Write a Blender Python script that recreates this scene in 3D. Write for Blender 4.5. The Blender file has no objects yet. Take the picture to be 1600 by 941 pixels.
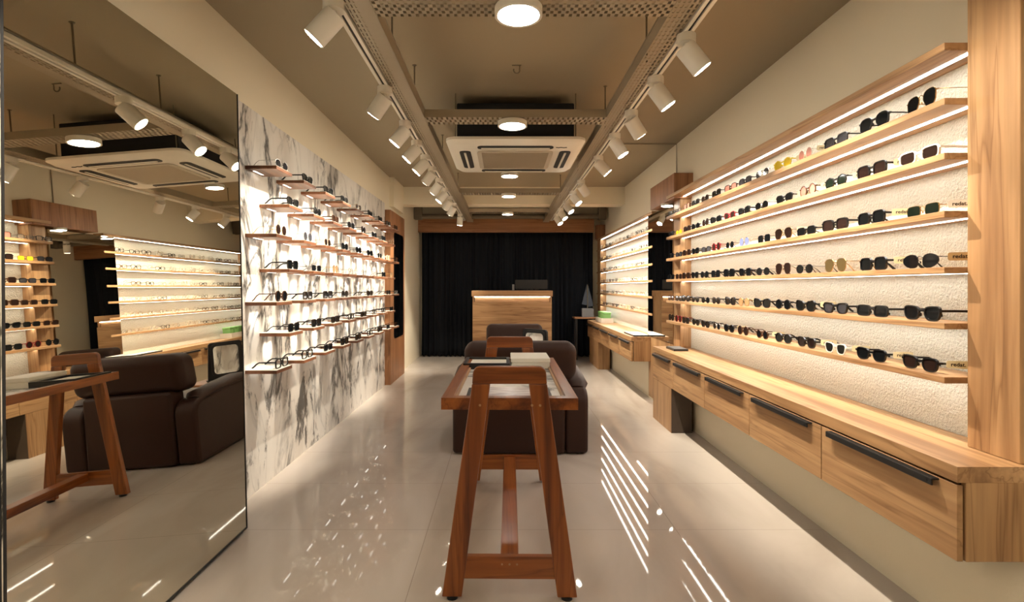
import bpy, bmesh, math, random
from mathutils import Vector, Matrix
C = bpy.context.scene.collection
SC = bpy.context.scene
PI = math.pi
rnd = random.Random(7)
# ------------------------------------------------------------------ materials
def new_mat(name):
    m = bpy.data.materials.new(name); m.use_nodes = True
    nt = m.node_tree; b = nt.nodes['Principled BSDF']
    return m, nt, b
def N(nt, t, **kw):
    n = nt.nodes.new(t)
    for k, v in kw.items(): setattr(n, k, v)
    return n
def simple(name, col, rough=.5, metal=0, spec=.5, bump=0, bscale=200, coat=0):
    m, nt, b = new_mat(name)
    b.inputs['Base Color'].default_value = (*col, 1)
    b.inputs['Roughness'].default_value = rough
    b.inputs['Metallic'].default_value = metal
    b.inputs['Specular IOR Level'].default_value = spec
    b.inputs['Coat Weight'].default_value = coat
    tc = N(nt, 'ShaderNodeTexCoord'); nz = N(nt, 'ShaderNodeTexNoise')
    nz.inputs['Scale'].default_value = bscale; nz.inputs['Detail'].default_value = 4
    nt.links.new(tc.outputs['Object'], nz.inputs['Vector'])
    if bump:
        bp = N(nt, 'ShaderNodeBump'); bp.inputs['Strength'].default_value = bump; bp.inputs['Distance'].default_value = .004
        nt.links.new(nz.outputs['Fac'], bp.inputs['Height']); nt.links.new(bp.outputs['Normal'], b.inputs['Normal'])
    return m
def ramp(nt, stops):
    r = N(nt, 'ShaderNodeValToRGB'); e = r.color_ramp.elements
    while len(e) < len(stops): e.new(.5)
    for el, (p, c) in zip(e, stops): el.position = p; el.color = (*c, 1)
    return r
def wood(name, axis, c0, c1, c2, rough=.4, scale=1.0, coat=0, spec=.5):
    """grain running along axis"""
    m, nt, b = new_mat(name)
    tc = N(nt, 'ShaderNodeTexCoord'); mp = N(nt, 'ShaderNodeMapping'); oi = N(nt, 'ShaderNodeObjectInfo')
    s = [8*scale]*3; s['xyz'.index(axis)] = .42*scale
    mp.inputs['Scale'].default_value = s
    add = N(nt, 'ShaderNodeVectorMath', operation='MULTIPLY_ADD')
    add.inputs[1].default_value = (7, 7, 7)
    cmb = N(nt, 'ShaderNodeCombineXYZ')
    for i in range(3): nt.links.new(oi.outputs['Random'], cmb.inputs[i])
    nt.links.new(cmb.outputs[0], add.inputs[0]); nt.links.new(tc.outputs['Object'], add.inputs[2])
    nt.links.new(add.outputs[0], mp.inputs['Vector'])
    n1 = N(nt, 'ShaderNodeTexNoise'); n1.inputs['Scale'].default_value = 1.0; n1.inputs['Detail'].default_value = 5; n1.inputs['Distortion'].default_value = .6
    n2 = N(nt, 'ShaderNodeTexNoise'); n2.inputs['Scale'].default_value = 6.0; n2.inputs['Detail'].default_value = 6
    nt.links.new(mp.outputs[0], n1.inputs['Vector']); nt.links.new(mp.outputs[0], n2.inputs['Vector'])
    r = ramp(nt, [(.30, c2), (.42, c0), (.60, c1), (.75, c0)])
    nt.links.new(n1.outputs['Fac'], r.inputs['Fac'])
    r2 = ramp(nt, [(.35, (.78, .76, .74)), (.6, (1, 1, 1))])
    nt.links.new(n2.outputs['Fac'], r2.inputs['Fac'])
    mx = N(nt, 'ShaderNodeMix', data_type='RGBA', blend_type='MULTIPLY'); mx.inputs['Factor'].default_value = .8
    nt.links.new(r.outputs['Color'], mx.inputs['A']); nt.links.new(r2.outputs['Color'], mx.inputs['B'])
    n3 = N(nt, 'ShaderNodeTexNoise'); n3.inputs['Scale'].default_value = 1.7; n3.inputs['Detail'].default_value = 3; n3.inputs['Distortion'].default_value = .4
    nt.links.new(mp.outputs[0], n3.inputs['Vector'])
    sb = N(nt, 'ShaderNodeMath', operation='SUBTRACT'); sb.inputs[1].default_value = .47; nt.links.new(n3.outputs['Fac'], sb.inputs[0])
    ab = N(nt, 'ShaderNodeMath', operation='ABSOLUTE'); nt.links.new(sb.outputs[0], ab.inputs[0])
    r3 = ramp(nt, [(0, (.62, .55, .50)), (.012, (.80, .76, .73)), (.035, (1, 1, 1))]); nt.links.new(ab.outputs[0], r3.inputs['Fac'])
    m3 = N(nt, 'ShaderNodeMix', data_type='RGBA', blend_type='MULTIPLY'); m3.inputs['Factor'].default_value = .85
    nt.links.new(mx.outputs['Result'], m3.inputs['A']); nt.links.new(r3.outputs['Color'], m3.inputs['B'])
    nt.links.new(m3.outputs['Result'], b.inputs['Base Color'])
    b.inputs['Roughness'].default_value = rough; b.inputs['Coat Weight'].default_value = coat
    b.inputs['Specular IOR Level'].default_value = spec
    b.inputs['Coat Roughness'].default_value = .15
    return m
def emit(name, col, s):
    m, nt, b = new_mat(name)
    b.inputs['Base Color'].default_value = (*col, 1)
    b.inputs['Emission Color'].default_value = (*col, 1); b.inputs['Emission Strength'].default_value = s
    return m
def mirror_mat(name, tint):
    m, nt, b = new_mat(name)
    b.inputs['Base Color'].default_value = (*tint, 1); b.inputs['Metallic'].default_value = 1; b.inputs['Roughness'].default_value = 0.0
    return m
def clear_mat(name, tint, alpha):
    m, nt, b = new_mat(name)
    b.inputs['Base Color'].default_value = (*tint, 1); b.inputs['Roughness'].default_value = .05
    b.inputs['Alpha'].default_value = alpha; b.inputs['Specular IOR Level'].default_value = .16
    return m
M = {}
OAK = ((.455, .258, .120), (.55, .335, .165), (.30, .155, .068))
for a in 'xyz': M['oak_' + a] = wood('oak laminate ' + a, a, *OAK, rough=.42)
WAL = ((.31, .135, .055), (.41, .19, .082), (.18, .07, .027))
for a in 'xyz': M['wal_' + a] = wood('walnut laminate ' + a, a, *WAL, rough=.42)
M['shelfwood'] = wood('dark walnut', 'y', (.20, .075, .030), (.28, .11, .045), (.11, .04, .016), rough=.42)
TEAK = ((.21, .052, .010), (.38, .115, .022), (.08, .018, .005))
for a in 'xyz': M['teak_' + a] = wood('polished teak ' + a, a, *TEAK, rough=.28, coat=.35, scale=1.2)
M['plaster'] = simple('cream plaster', (.86, .78, .61), .7, bump=.15, bscale=60)
M['ceil'] = simple('taupe ceiling paint', (.36, .30, .205), .75, bump=.1, bscale=40)
M['ceil_dark'] = simple('dark taupe tone', (.16, .125, .085), .7)
M['white'] = simple('white powder coat', (.80, .76, .68), .4)
M['acwhite'] = simple('white plastic', (.80, .755, .66), .38)
M['acgrille'] = simple('beige grille plastic', (.50, .44, .35), .5)
M['black'] = simple('black plastic', (.012, .012, .013), .35)
M['blackmat'] = simple('matt black metal', (.010, .010, .011), .5)
M['navy'] = simple('dark insulation', (.010, .012, .017), .8)
M['galv'] = simple('beige painted steel', (.36, .30, .215), .45, metal=.25, bump=.1, bscale=30)
M['rod'] = simple('grey steel rod', (.20, .17, .12), .5, metal=.6)
M['leather'] = simple('dark brown leather', (.037, .0155, .0103), .45, bump=.25, bscale=180, spec=.28)
M['curtain'] = simple('black curtain cloth', (.016, .018, .0225), .9, spec=.1, bump=.2, bscale=300)
M['paper'] = simple('white card', (.83, .79, .70), .5)
M['shadelam'] = simple('shaded leg laminate', (.075, .052, .038), .5)
M['green'] = simple('pale green card', (.25, .52, .16), .5)
M['tagcream'] = simple('cream tag card', (.80, .72, .45), .5)
M['tagtan'] = simple('tan tag card', (.52, .34, .15), .5)
M['ink'] = simple('dark brown ink', (.03, .018, .01), .6)
M['pink'] = simple('pink card', (.75, .30, .25), .5)
M['greycloth'] = simple('grey blue cloth', (.05, .06, .08), .8)
M['greybox'] = simple('grey plastic', (.18, .18, .18), .5)
M['mirror'] = mirror_mat('tinted mirror glass', (.73, .70, .61))
M['mirror2'] = mirror_mat('mirror glass', (.86, .85, .82))
M['led'] = emit('led strip', (1, .975, .91), 11)
M['lens_on'] = emit('lit spot lens', (1, .93, .80), 40)
M['ledsmall'] = emit('small shelf led', (1, .94, .84), 4)
M['down'] = emit('lit diffuser', (1, .95, .86), 34)
# stucco
def stucco():
    m, nt, b = new_mat('cream stucco')
    b.inputs['Base Color'].default_value = (.80, .77, .655, 1); b.inputs['Roughness'].default_value = .85
    tc = N(nt, 'ShaderNodeTexCoord')
    n = N(nt, 'ShaderNodeTexNoise'); n.inputs['Scale'].default_value = 85; n.inputs['Detail'].default_value = 3; n.inputs['Roughness'].default_value = .6
    nt.links.new(tc.outputs['Object'], n.inputs['Vector'])
    bp = N(nt, 'ShaderNodeBump'); bp.inputs['Strength'].default_value = 1.0; bp.inputs['Distance'].default_value = .02
    nt.links.new(n.outputs['Fac'], bp.inputs['Height']); nt.links.new(bp.outputs['Normal'], b.inputs['Normal'])
    return m
M['stucco'] = stucco()
def marble():
    m, nt, b = new_mat('white marble with dark veins')
    tc = N(nt, 'ShaderNodeTexCoord')
    mp = N(nt, 'ShaderNodeMapping'); mp.inputs['Scale'].default_value = (1, 1.5, .68); mp.inputs['Rotation'].default_value = (.12, 0, 0)
    nt.links.new(tc.outputs['Object'], mp.inputs['Vector'])
    def noise(sc, det, dist=0, rg=.5):
        n = N(nt, 'ShaderNodeTexNoise'); n.inputs['Scale'].default_value = sc; n.inputs['Detail'].default_value = det
        n.inputs['Distortion'].default_value = dist; n.inputs['Roughness'].default_value = rg
        nt.links.new(mp.outputs[0], n.inputs['Vector']); return n.outputs['Fac']
    def math_(op, a, v=None, c=None):
        n = N(nt, 'ShaderNodeMath', operation=op)
        nt.links.new(a, n.inputs[0])
        if v is not None:
            if isinstance(v, (int, float)): n.inputs[1].default_value = v
            else: nt.links.new(v, n.inputs[1])
        return n.outputs[0]
    ridge = math_('ABSOLUTE', math_('SUBTRACT', noise(1.75, 8, .5, .60), .5))
    r1 = ramp(nt, [(0, (1, 1, 1)), (.008, (.8, .8, .8)), (.035, (.12, .12, .12)), (.10, (0, 0, 0))]); nt.links.new(ridge, r1.inputs['Fac'])
    mask = ramp(nt, [(.42, (0, 0, 0)), (.52, (1, 1, 1))]); nt.links.new(noise(1.5, 3, .2), mask.inputs['Fac'])
    vein = math_('MULTIPLY', r1.outputs['Color'], mask.outputs['Color'])
    blot = ramp(nt, [(.585, (0, 0, 0)), (.63, (1, 1, 1))]); nt.links.new(noise(2.3, 9, .6, .68), blot.inputs['Fac'])
    vein = math_('MAXIMUM', vein, math_('MULTIPLY', blot.outputs['Color'], .85))
    ridge2 = math_('ABSOLUTE', math_('SUBTRACT', noise(2.2, 6, .8, .5), .5))
    r2 = ramp(nt, [(0, (.25, .25, .25)), (.012, (.08, .08, .08)), (.03, (0, 0, 0))]); nt.links.new(ridge2, r2.inputs['Fac'])
    tot = math_('MAXIMUM', vein, r2.outputs['Color'])
    base = ramp(nt, [(.33, (.70, .65, .59)), (.55, (.86, .83, .78))]); nt.links.new(noise(1.3, 5, .5), base.inputs['Fac'])
    mx = N(nt, 'ShaderNodeMix', data_type='RGBA'); nt.links.new(tot, mx.inputs['Factor'])
    nt.links.new(base.outputs['Color'], mx.inputs['A']); mx.inputs['B'].default_value = (.03, .027, .025, 1)
    nt.links.new(mx.outputs['Result'], b.inputs['Base Color'])
    b.inputs['Roughness'].default_value = .35; b.inputs['Specular IOR Level'].default_value = .35
    return m
M['marble'] = marble()
TX, TY = 1.278, .635
def floor_mat():
    m, nt, b = new_mat('polished cream floor tile')
    tc = N(nt, 'ShaderNodeTexCoord')
    mp = N(nt, 'ShaderNodeMapping'); mp.inputs['Scale'].default_value = (1.6, .5, 1); mp.inputs['Rotation'].default_value = (0, 0, .35)
    nt.links.new(tc.outputs['Object'], mp.inputs['Vector'])
    n = N(nt, 'ShaderNodeTexNoise'); n.inputs['Scale'].default_value = 1.2; n.inputs['Detail'].default_value = 7; n.inputs['Distortion'].default_value = 1.2
    nt.links.new(mp.outputs[0], n.inputs['Vector'])
    r = ramp(nt, [(.35, (.45, .393, .342)), (.5, (.52, .462, .408)), (.65, (.56, .505, .455))]); nt.links.new(n.outputs['Fac'], r.inputs['Fac'])
    sx = N(nt, 'ShaderNodeSeparateXYZ'); nt.links.new(tc.outputs['Object'], sx.inputs[0])
    def line(out, off, per, w):
        a = N(nt, 'ShaderNodeMath', operation='ADD'); a.inputs[1].default_value = off + 50*per
        nt.links.new(out, a.inputs[0])
        d = N(nt, 'ShaderNodeMath', operation='MODULO'); d.inputs[1].default_value = per; nt.links.new(a.outputs[0], d.inputs[0])
        l = N(nt, 'ShaderNodeMath', operation='LESS_THAN'); l.inputs[1].default_value = w; nt.links.new(d.outputs[0], l.inputs[0])
        return l.outputs[0]
    lx = line(sx.outputs['X'], .393, TX, .0035); ly = line(sx.outputs['Y'], -2.70, TY, .003)
    mxl = N(nt, 'ShaderNodeMath', operation='MAXIMUM'); nt.links.new(lx, mxl.inputs[0]); nt.links.new(ly, mxl.inputs[1])
    mm = N(nt, 'ShaderNodeMath', operation='MULTIPLY'); mm.inputs[1].default_value = .55; nt.links.new(mxl.outputs[0], mm.inputs[0])
    mx = N(nt, 'ShaderNodeMix', data_type='RGBA'); nt.links.new(mm.outputs[0], mx.inputs['Factor'])
    nt.links.new(r.outputs['Color'], mx.inputs['A']); mx.inputs['B'].default_value = (.24, .19, .15, 1)
    nt.links.new(mx.outputs['Result'], b.inputs['Base Color'])
    b.inputs['Roughness'].default_value = .03; b.inputs['Specular IOR Level'].default_value = .27
    return m
M['floor'] = floor_mat()
def photo_mat():
    m, nt, b = new_mat('printed catalogue cover')
    tc = N(nt, 'ShaderNodeTexCoord'); mp = N(nt, 'ShaderNodeMapping'); mp.inputs['Scale'].default_value = (6, 26, 1)
    nt.links.new(tc.outputs['Object'], mp.inputs['Vector'])
    n = N(nt, 'ShaderNodeTexNoise'); n.inputs['Scale'].default_value = 1.4; n.inputs['Detail'].default_value = 4; nt.links.new(mp.outputs[0], n.inputs['Vector'])
    r = ramp(nt, [(.3, (.42, .37, .39)), (.45, (.70, .63, .62)), (.55, (.88, .84, .82)), (.7, (.60, .55, .57))]); nt.links.new(n.outputs['Fac'], r.inputs['Fac'])
    nt.links.new(r.outputs['Color'], b.inputs['Base Color']); b.inputs['Roughness'].default_value = .22
    return m
M['photo'] = photo_mat()
# eyewear colours: frame, lens
for k, c in dict(black=(.008, .008, .009), tort=(.075, .030, .012), gold=(.55, .38, .15), silver=(.55, .53, .50), white=(.85, .83, .78), red=(.22, .012, .02),
                 pink=(.55, .24, .20), yellow=(.80, .62, .04), clear=(.75, .66, .52), brown=(.11, .05, .024)).items():
    M['fr_' + k] = simple(k + ' eyewear frame', c, .22, metal=.9 if k in ('gold', 'silver') else 0)
for k, (c, a) in dict(dark=((.006, .007, .008), 1), brown=((.022, .012, .010), .98), grey=((.05, .05, .06), .85), green=((.008, .013, .009), .99), yellow=((.85, .62, .03), .85),
                      pink=((.62, .25, .20), .6), blue=((.16, .20, .42), .9), clear=((.8, .78, .72), .12), tan=((.45, .26, .13), .8), gold=((.10, .07, .03), .92)).items():
    M['ln_' + k] = clear_mat(k + ' lens', c, a)
# ------------------------------------------------------------------ mesh builder
class MB:
    def __init__(s): s.bm = bmesh.new()
    def box(s, x0, x1, y0, y1, z0, z1, bev=0, seg=2, mi=0, mat=None):
        r = bmesh.ops.create_cube(s.bm, size=1)['verts']
        for v in r: v.co = Vector(((x0+x1)/2 + v.co.x*(x1-x0), (y0+y1)/2 + v.co.y*(y1-y0), (z0+z1)/2 + v.co.z*(z1-z0)))
        if mat is not None: bmesh.ops.transform(s.bm, matrix=mat, verts=r)
        fs = set(f for v in r for f in v.link_faces)
        for f in fs: f.material_index = mi
        if bev:
            es = list(set(e for v in r for e in v.link_edges))
            bmesh.ops.bevel(s.bm, geom=es, offset=bev, segments=seg, profile=.5, affect='EDGES', clamp_overlap=True)
        return s
    def prism(s, pts, h0, h1, axis='z', mi=0):
        """polygon pts (2D) extruded along axis from h0 to h1; 2D coords are the other two axes in xyz order"""
        def co(p, h):
            if axis == 'z': return (p[0], p[1], h)
            if axis == 'y': return (p[0], h, p[1])
            return (h, p[0], p[1])
        a = [s.bm.verts.new(co(p, h0)) for p in pts]; b = [s.bm.verts.new(co(p, h1)) for p in pts]
        n = len(pts); fs = [s.bm.faces.new(a[::-1]), s.bm.faces.new(b)]
        for i in range(n): fs.append(s.bm.faces.new((a[i], a[(i+1) % n], b[(i+1) % n], b[i])))
        for f in fs: f.material_index = mi
        bmesh.ops.recalc_face_normals(s.bm, faces=fs)
        return s
    def ring(s, outer, inner, h0, h1, axis='z', mi=0):
        def co(p, h):
            if axis == 'z': return (p[0], p[1], h)
            if axis == 'y': return (p[0], h, p[1])
            return (h, p[0], p[1])
        n = len(outer); V = [[s.bm.verts.new(co(p, h)) for p in P] for P in (outer, inner) for h in (h0, h1)]
        o0, o1, i0, i1 = V; fs = []
        for k in range(n):
            j = (k+1) % n
            for q in ((o0[k], o0[j], o1[j], o1[k]), (i0[j], i0[k], i1[k], i1[j]), (o0[j], o0[k], i0[k], i0[j]), (o1[k], o1[j], i1[j], i1[k])):
                fs.append(s.bm.faces.new(q))
        for f in fs: f.material_index = mi
        bmesh.ops.recalc_face_normals(s.bm, faces=fs)
        return s
    def cyl(s, p0, p1, r0, r1=None, n=20, mi=0, caps=True):
        p0 = Vector(p0); p1 = Vector(p1); r1 = r0 if r1 is None else r1
        d = p1 - p0; q = d.to_track_quat('Z', 'Y').to_matrix().to_4x4()
        r = bmesh.ops.create_cone(s.bm, cap_ends=caps, segments=n, radius1=r0, radius2=r1, depth=d.length, matrix=Matrix.Translation((p0+p1)/2) @ q)
        for f in set(f for v in r['verts'] for f in v.link_faces): f.material_index = mi
        return s
    def tube(s, pts, r, n=8, mi=0, sx=1, sz=1):
        """swept tube; r number or list"""
        pts = [Vector(p) for p in pts]; rings = []
        for i, p in enumerate(pts):
            d = (pts[min(i+1, len(pts)-1)] - pts[max(i-1, 0)]).normalized()
            up = Vector((0, 0, 1)) if abs(d.z) < .95 else Vector((0, 1, 0))
            a = d.cross(up).normalized(); b = a.cross(d).normalized(); rr = r[i] if isinstance(r, (list, tuple)) else r
            rings.append([s.bm.verts.new(p + a*math.cos(2*PI*k/n)*rr*sx + b*math.sin(2*PI*k/n)*rr*sz) for k in range(n)])
        fs = [s.bm.faces.new(rings[0][::-1]), s.bm.faces.new(rings[-1])]
        for i in range(len(rings)-1):
            for k in range(n): fs.append(s.bm.faces.new((rings[i][k], rings[i][(k+1) % n], rings[i+1][(k+1) % n], rings[i+1][k])))
        for f in fs: f.material_index = mi
        bmesh.ops.recalc_face_normals(s.bm, faces=fs)
        return s
    def sphere(s, c, r, sc=(1, 1, 1), mi=0):
        v = bmesh.ops.create_uvsphere(s.bm, u_segments=16, v_segments=10, radius=r)['verts']
        for q in v: q.co = Vector((q.co.x*sc[0], q.co.y*sc[1], q.co.z*sc[2])) + Vector(c)
        for f in set(f for q in v for f in q.link_faces): f.material_index = mi
        return s
    def build(s, name, mat, parent=None, smooth=False, loc=None):
        me = bpy.data.meshes.new(name); s.bm.to_mesh(me); s.bm.free()
        for m in (mat if isinstance(mat, (list, tuple)) else [mat]): me.materials.append(m)
        if smooth:
            for p in me.polygons: p.use_smooth = True
            try: me.set_sharp_from_angle(angle=math.radians(38))
            except Exception: pass
        o = bpy.data.objects.new(name, me); C.objects.link(o)
        if parent: o.parent = parent
        if loc: o.location = loc
        return o
def thing(name, label, cat, loc=(0, 0, 0), rz=0, group=None, rot=None):
    o = bpy.data.objects.new(name, None); C.objects.link(o); o.empty_display_size = .05
    o.location = loc; o.rotation_euler = rot or (0, 0, rz)
    return tag(o, label, cat, group)
def tag(o, label, cat, group=None):
    o['label'] = label; o['category'] = cat
    if group: o['group'] = group
    return o
def struct(o): o['kind'] = 'structure'; return o
def dup(root, loc, rot, label, group=None):
    r = root.copy(); C.objects.link(r); r.location = loc; r.rotation_euler = rot; r['label'] = label
    if group: r['group'] = group
    for ch in root.children:
        c = ch.copy(); C.objects.link(c); c.parent = r
        for g in ch.children:
            d = g.copy(); C.objects.link(d); d.parent = c
    return r
def rrect(w, h, r, n=5, cx=0, cy=0):
    P = []
    for sx, sy, a0 in ((1, 1, 0), (-1, 1, PI/2), (-1, -1, PI), (1, -1, 1.5*PI)):
        for k in range(n+1):
            a = a0 + k*PI/2/n
            P.append((cx + sx*(w/2-r) + r*math.cos(a), cy + sy*(h/2-r) + r*math.sin(a)))
    return P
ORD = ['nearest', 'second', 'third', 'fourth', 'fifth', 'sixth', 'seventh', 'eighth', 'ninth', 'tenth', 'eleventh', 'twelfth', 'thirteenth', 'fourteenth', 'fifteenth']
def ordn(k, suf): return ('nearest' if k == 0 else ORD[k]) + ' ' + suf
# ------------------------------------------------------------------ room
XL, XR, ZC, Y0, Y1 = -1.515, 1.76, 2.705, -2.6, 9.55
struct(MB().box(XL-.3, XR+.3, Y0-.2, Y1+.2, -.1, 0).build('floor', M['floor']))
struct(MB().box(XL-.3, XR+.3, Y0-.2, 7.70, ZC, ZC+.12).box(XL-.3, XR+.3, 7.70, Y1+.2, ZC, ZC+.12, mi=1).build('ceiling', [M['ceil'], M['ceil_dark']]))  # ceiling past the beam drawn in the darker taupe
struct(MB().box(XL-.2, XL, Y0, Y1, 0, ZC).build('wall_left', M['plaster']))
struct(MB().box(XR, XR+.2, Y0, Y1, 0, ZC).build('wall_right', M['plaster']))
struct(MB().box(XL-.2, XR+.2, Y1, Y1+.15, 0, ZC).build('wall_back', M['plaster']))
struct(MB().box(XL-.2, XR+.2, Y0-.15, Y0, 0, ZC).build('wall_front', M['plaster']))
struct(MB().box(XL, XR, 7.63, 7.90, 2.452, ZC).build('trim_1', M['plaster']))                 # downstand beam
struct(MB().box(1.648, XR, .2, 9.45, 0, .628).build('trim_2', M['plaster']))                  # low boxed-out wall under the displays
struct(MB().box(XL, XL+.006, .6, 6.66, 0, 2.315).build('trim_3', M['marble']))                # marble cladding
struct(MB().box(XL, XL+.10, .2, 2.09, 2.40, ZC).build('trim_4', M['ceil_dark']))              # dark bulkhead over the mirror
struct(MB().box(XL, XL+.06, 6.95, 7.63, 2.315, ZC).build('trim_5', M['plaster']))
# ------------------------------------------------------------------ camera
cam = bpy.data.cameras.new('camera'); co = bpy.data.objects.new('camera', cam); C.objects.link(co)
co.location = (0, 0, 1.25); co.rotation_euler = (PI/2, 0, 0)
cam.sensor_width = 36; cam.lens = 36*820/1600; cam.shift_x = 13/1600; cam.shift_y = -22/1600; cam.clip_start = .05
SC.camera = co
# ------------------------------------------------------------------ leaning wall mirror
B0, B1 = Vector((-1.318, 1.385, .012)), Vector((-1.318, 2.695, .012))
T0, T1 = Vector((-1.408, 1.465, 2.268)), Vector((-1.408, 2.775, 2.268))
wm = thing('leaning_mirror', 'huge frameless tinted mirror leaning on the left wall before the marble', 'mirror', tuple((B0+B1)/2-Vector((0, 0, .012))))
def slab(a, b, c, d, n0, n1, name, mat, parent):
    mb = MB(); nrm = (b-a).cross(d-a).normalized()
    if nrm.x < 0: nrm = -nrm
    org = Vector(parent.location)
    v = [mb.bm.verts.new(p + nrm*n - org) for n in (n0, n1) for p in (a, b, c, d)]
    for q in ((0, 1, 2, 3), (4, 5, 6, 7), (0, 1, 5, 4), (1, 2, 6, 5), (2, 3, 7, 6), (3, 0, 4, 7)): mb.bm.faces.new([v[i] for i in q])
    bmesh.ops.recalc_face_normals(mb.bm, faces=mb.bm.faces)
    return mb.build(name, mat, parent)
def lerp(u, w):
    return B0*(1-u)*(1-w) + B1*u*(1-w) + T1*u*w + T0*(1-u)*w
slab(B0, B1, T1, T0, -.004, 0, 'mirror_glass', M['mirror'], wm)
slab(B0, B1, T1, T0, -.03, -.005, 'backing_board', M['blackmat'], wm)
e = .0035
slab(lerp(0, 0), lerp(1, 0), lerp(1, e), lerp(0, e), 0, .003, 'edge_strip', M['blackmat'], wm)
slab(lerp(0, 0), lerp(e*1.6, 0), lerp(e*1.6, 1), lerp(0, 1), 0, .003, 'edge_strip', M['blackmat'], wm)
slab(lerp(1-e*.8, 0), lerp(1, 0), lerp(1, 1), lerp(1-e*.8, 1), 0, .003, 'edge_strip', M['blackmat'], wm)
# ------------------------------------------------------------------ eyewear
def ellipse(a, b, n=20, p=2.0):
    P = []
    for k in range(n):
        t = 2*PI*k/n; c, s_ = math.cos(t), math.sin(t)
        P.append((a*math.copysign(abs(c)**(2/p), c), b*math.copysign(abs(s_)**(2/p), s_)))
    return P
def lens_shape(kind):
    """outline around the lens centre, +x is the outer side; returns pts, half width, half height"""
    if kind == 'round': P = ellipse(.0245, .0245)
    elif kind == 'oval': P = ellipse(.0275, .021)
    elif kind == 'rect': P = ellipse(.0285, .0172, p=4.0)
    elif kind == 'square': P = ellipse(.0285, .0200, p=4.2)
    elif kind == 'hex': P = [(x, y) for x, y in ellipse(.0275, .0215, 8, 2.2)]
    elif kind == 'wayfarer': P = [(x*(1+.20*y/.02), y + .08*x*(y > 0)) for x, y in ellipse(.0262, .0185, p=3.2)]
    elif kind == 'cat': P = [(x*(1+.12*y/.022), y + (.30*max(x, 0) if y > 0 else -.05*x)) for x, y in ellipse(.028, .0195, p=2.6)]
    elif kind == 'aviator': P = [(x*(1+.20*y/.026) + .003*(y < 0), y - .0025) for x, y in ellipse(.028, .0265, p=2.5)]
    elif kind == 'tea': P = [(x + .004, y*(1 - .25*(x > 0)*abs(x)/.03) + (.10*x if y < 0 else 0)) for x, y in ellipse(.031, .0205, p=2.6)]
    return P
THICK = dict(thick=.0044, mid=.0035, thin=.0014)
def lens_parts(kind, wt, fmat, lmat, parent=None, single=None):
    """eyewear in local space: faces +y, stands on z=0, temples run to -y"""
    P = lens_shape(kind); t = THICK[wt]
    zmin = min(p[1] for p in P); zmax = max(p[1] for p in P); xin = min(p[0] for p in P); xout = max(p[0] for p in P)
    gap = .010 if wt != 'thin' else .0095
    cx = -xin + t + gap; cz = -zmin + t + .0005
    tilt = .08
    def place(sg, P_): return [(sg*(cx + x), cz + y) for x, y in P_]
    def grow(P_, d):
        n = len(P_); out = []
        for k in range(n):
            a = Vector(P_[k-1]); b = Vector(P_[(k+1) % n]); tt = (b-a)
            if tt.length < 1e-6: tt = Vector((0, 1))
            nn = Vector((tt.y, -tt.x)).normalized(); q = Vector(P_[k]) + nn*d; out.append((q.x, q.y))
        return out
    G = grow(P, t)
    fr = MB() if single is None else single
    d0, d1 = (-.0035, .0035) if wt == 'thick' else ((-.0025, .0025) if wt == 'mid' else (-.0012, .0012))
    for sg in (-1, 1):
        o, i = place(sg, G), place(sg, P)
        fr.ring(o, i, d0, d1, 'y', 0)
    zb = cz + zmax*.45
    w = cx + xin - t*.4
    if wt == 'thin':
        fr.tube([(-w-.001, 0, zb), (-w*.4, .003, zb+.005), (w*.4, .003, zb+.005), (w+.001, 0, zb)], .0013, 6)
        for sg in (-1, 1): fr.sphere((sg*w*.75, -.006, cz-.004), .0035, (.5, .6, 1.2)); fr.tube([(sg*w, -.001, cz+.003), (sg*w*.75, -.006, cz-.003)], .0007, 5)
    else:
        fr.box(-w-.003, w+.003, d0*.9, d1*.9, zb-.004, zb+.0045, .0012, 1)
        for sg in (-1, 1): fr.sphere((sg*w*.92, -.004, cz-.005), .004, (.5, 1, 1.5))
    xe = cx + xout + t; ze = cz + zmax*.50
    for sg in (-1, 1): fr.box(*sorted((sg*(xe-.004), sg*(xe+.0045))), -.006, d1*.8, ze-.003 if wt != 'thin' else ze-.0012, ze+.0035 if wt != 'thin' else ze+.0012)
    if single is None:
        fo = fr.build('frame', fmat, parent, smooth=True)
    for sg in (-1, 1):
        lm = MB() if single is None else single
        lm.prism([(sg*(cx+x), cz+y) for x, y in grow(P, .0004)], -.0009, .0009, 'y', 1)
        if single is None: lm.build('lens', lmat, parent)
        tm = MB() if single is None else single
        L = .128; r = .0042 if wt == 'thick' else (.0028 if wt == 'mid' else .0012)
        x = sg*(xe+.002)
        zt = r + .0008
        path = [(x, -.003, ze), (x*1.0, -L*.35, ze), (x*.99, -L*.68, ze-.001), (x*.97, -L*.80, ze-.30*(ze-zt)), (x*.95, -L*.92, zt+.2*(ze-zt)), (x*.945, -L, zt)]
        rr = [r, r, r*.95, r*1.05, r*1.2, r*.9] if wt != 'thin' else [r, r, r, r*1.3, r*1.9, r*1.6]
        tm.tube(path, rr, 6, 0, sx=.55 if wt != 'thin' else 1, sz=1)
        if single is None: tm.build('temple', fmat, parent, smooth=True)
    return xe, ze
PROTO = {}
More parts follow.
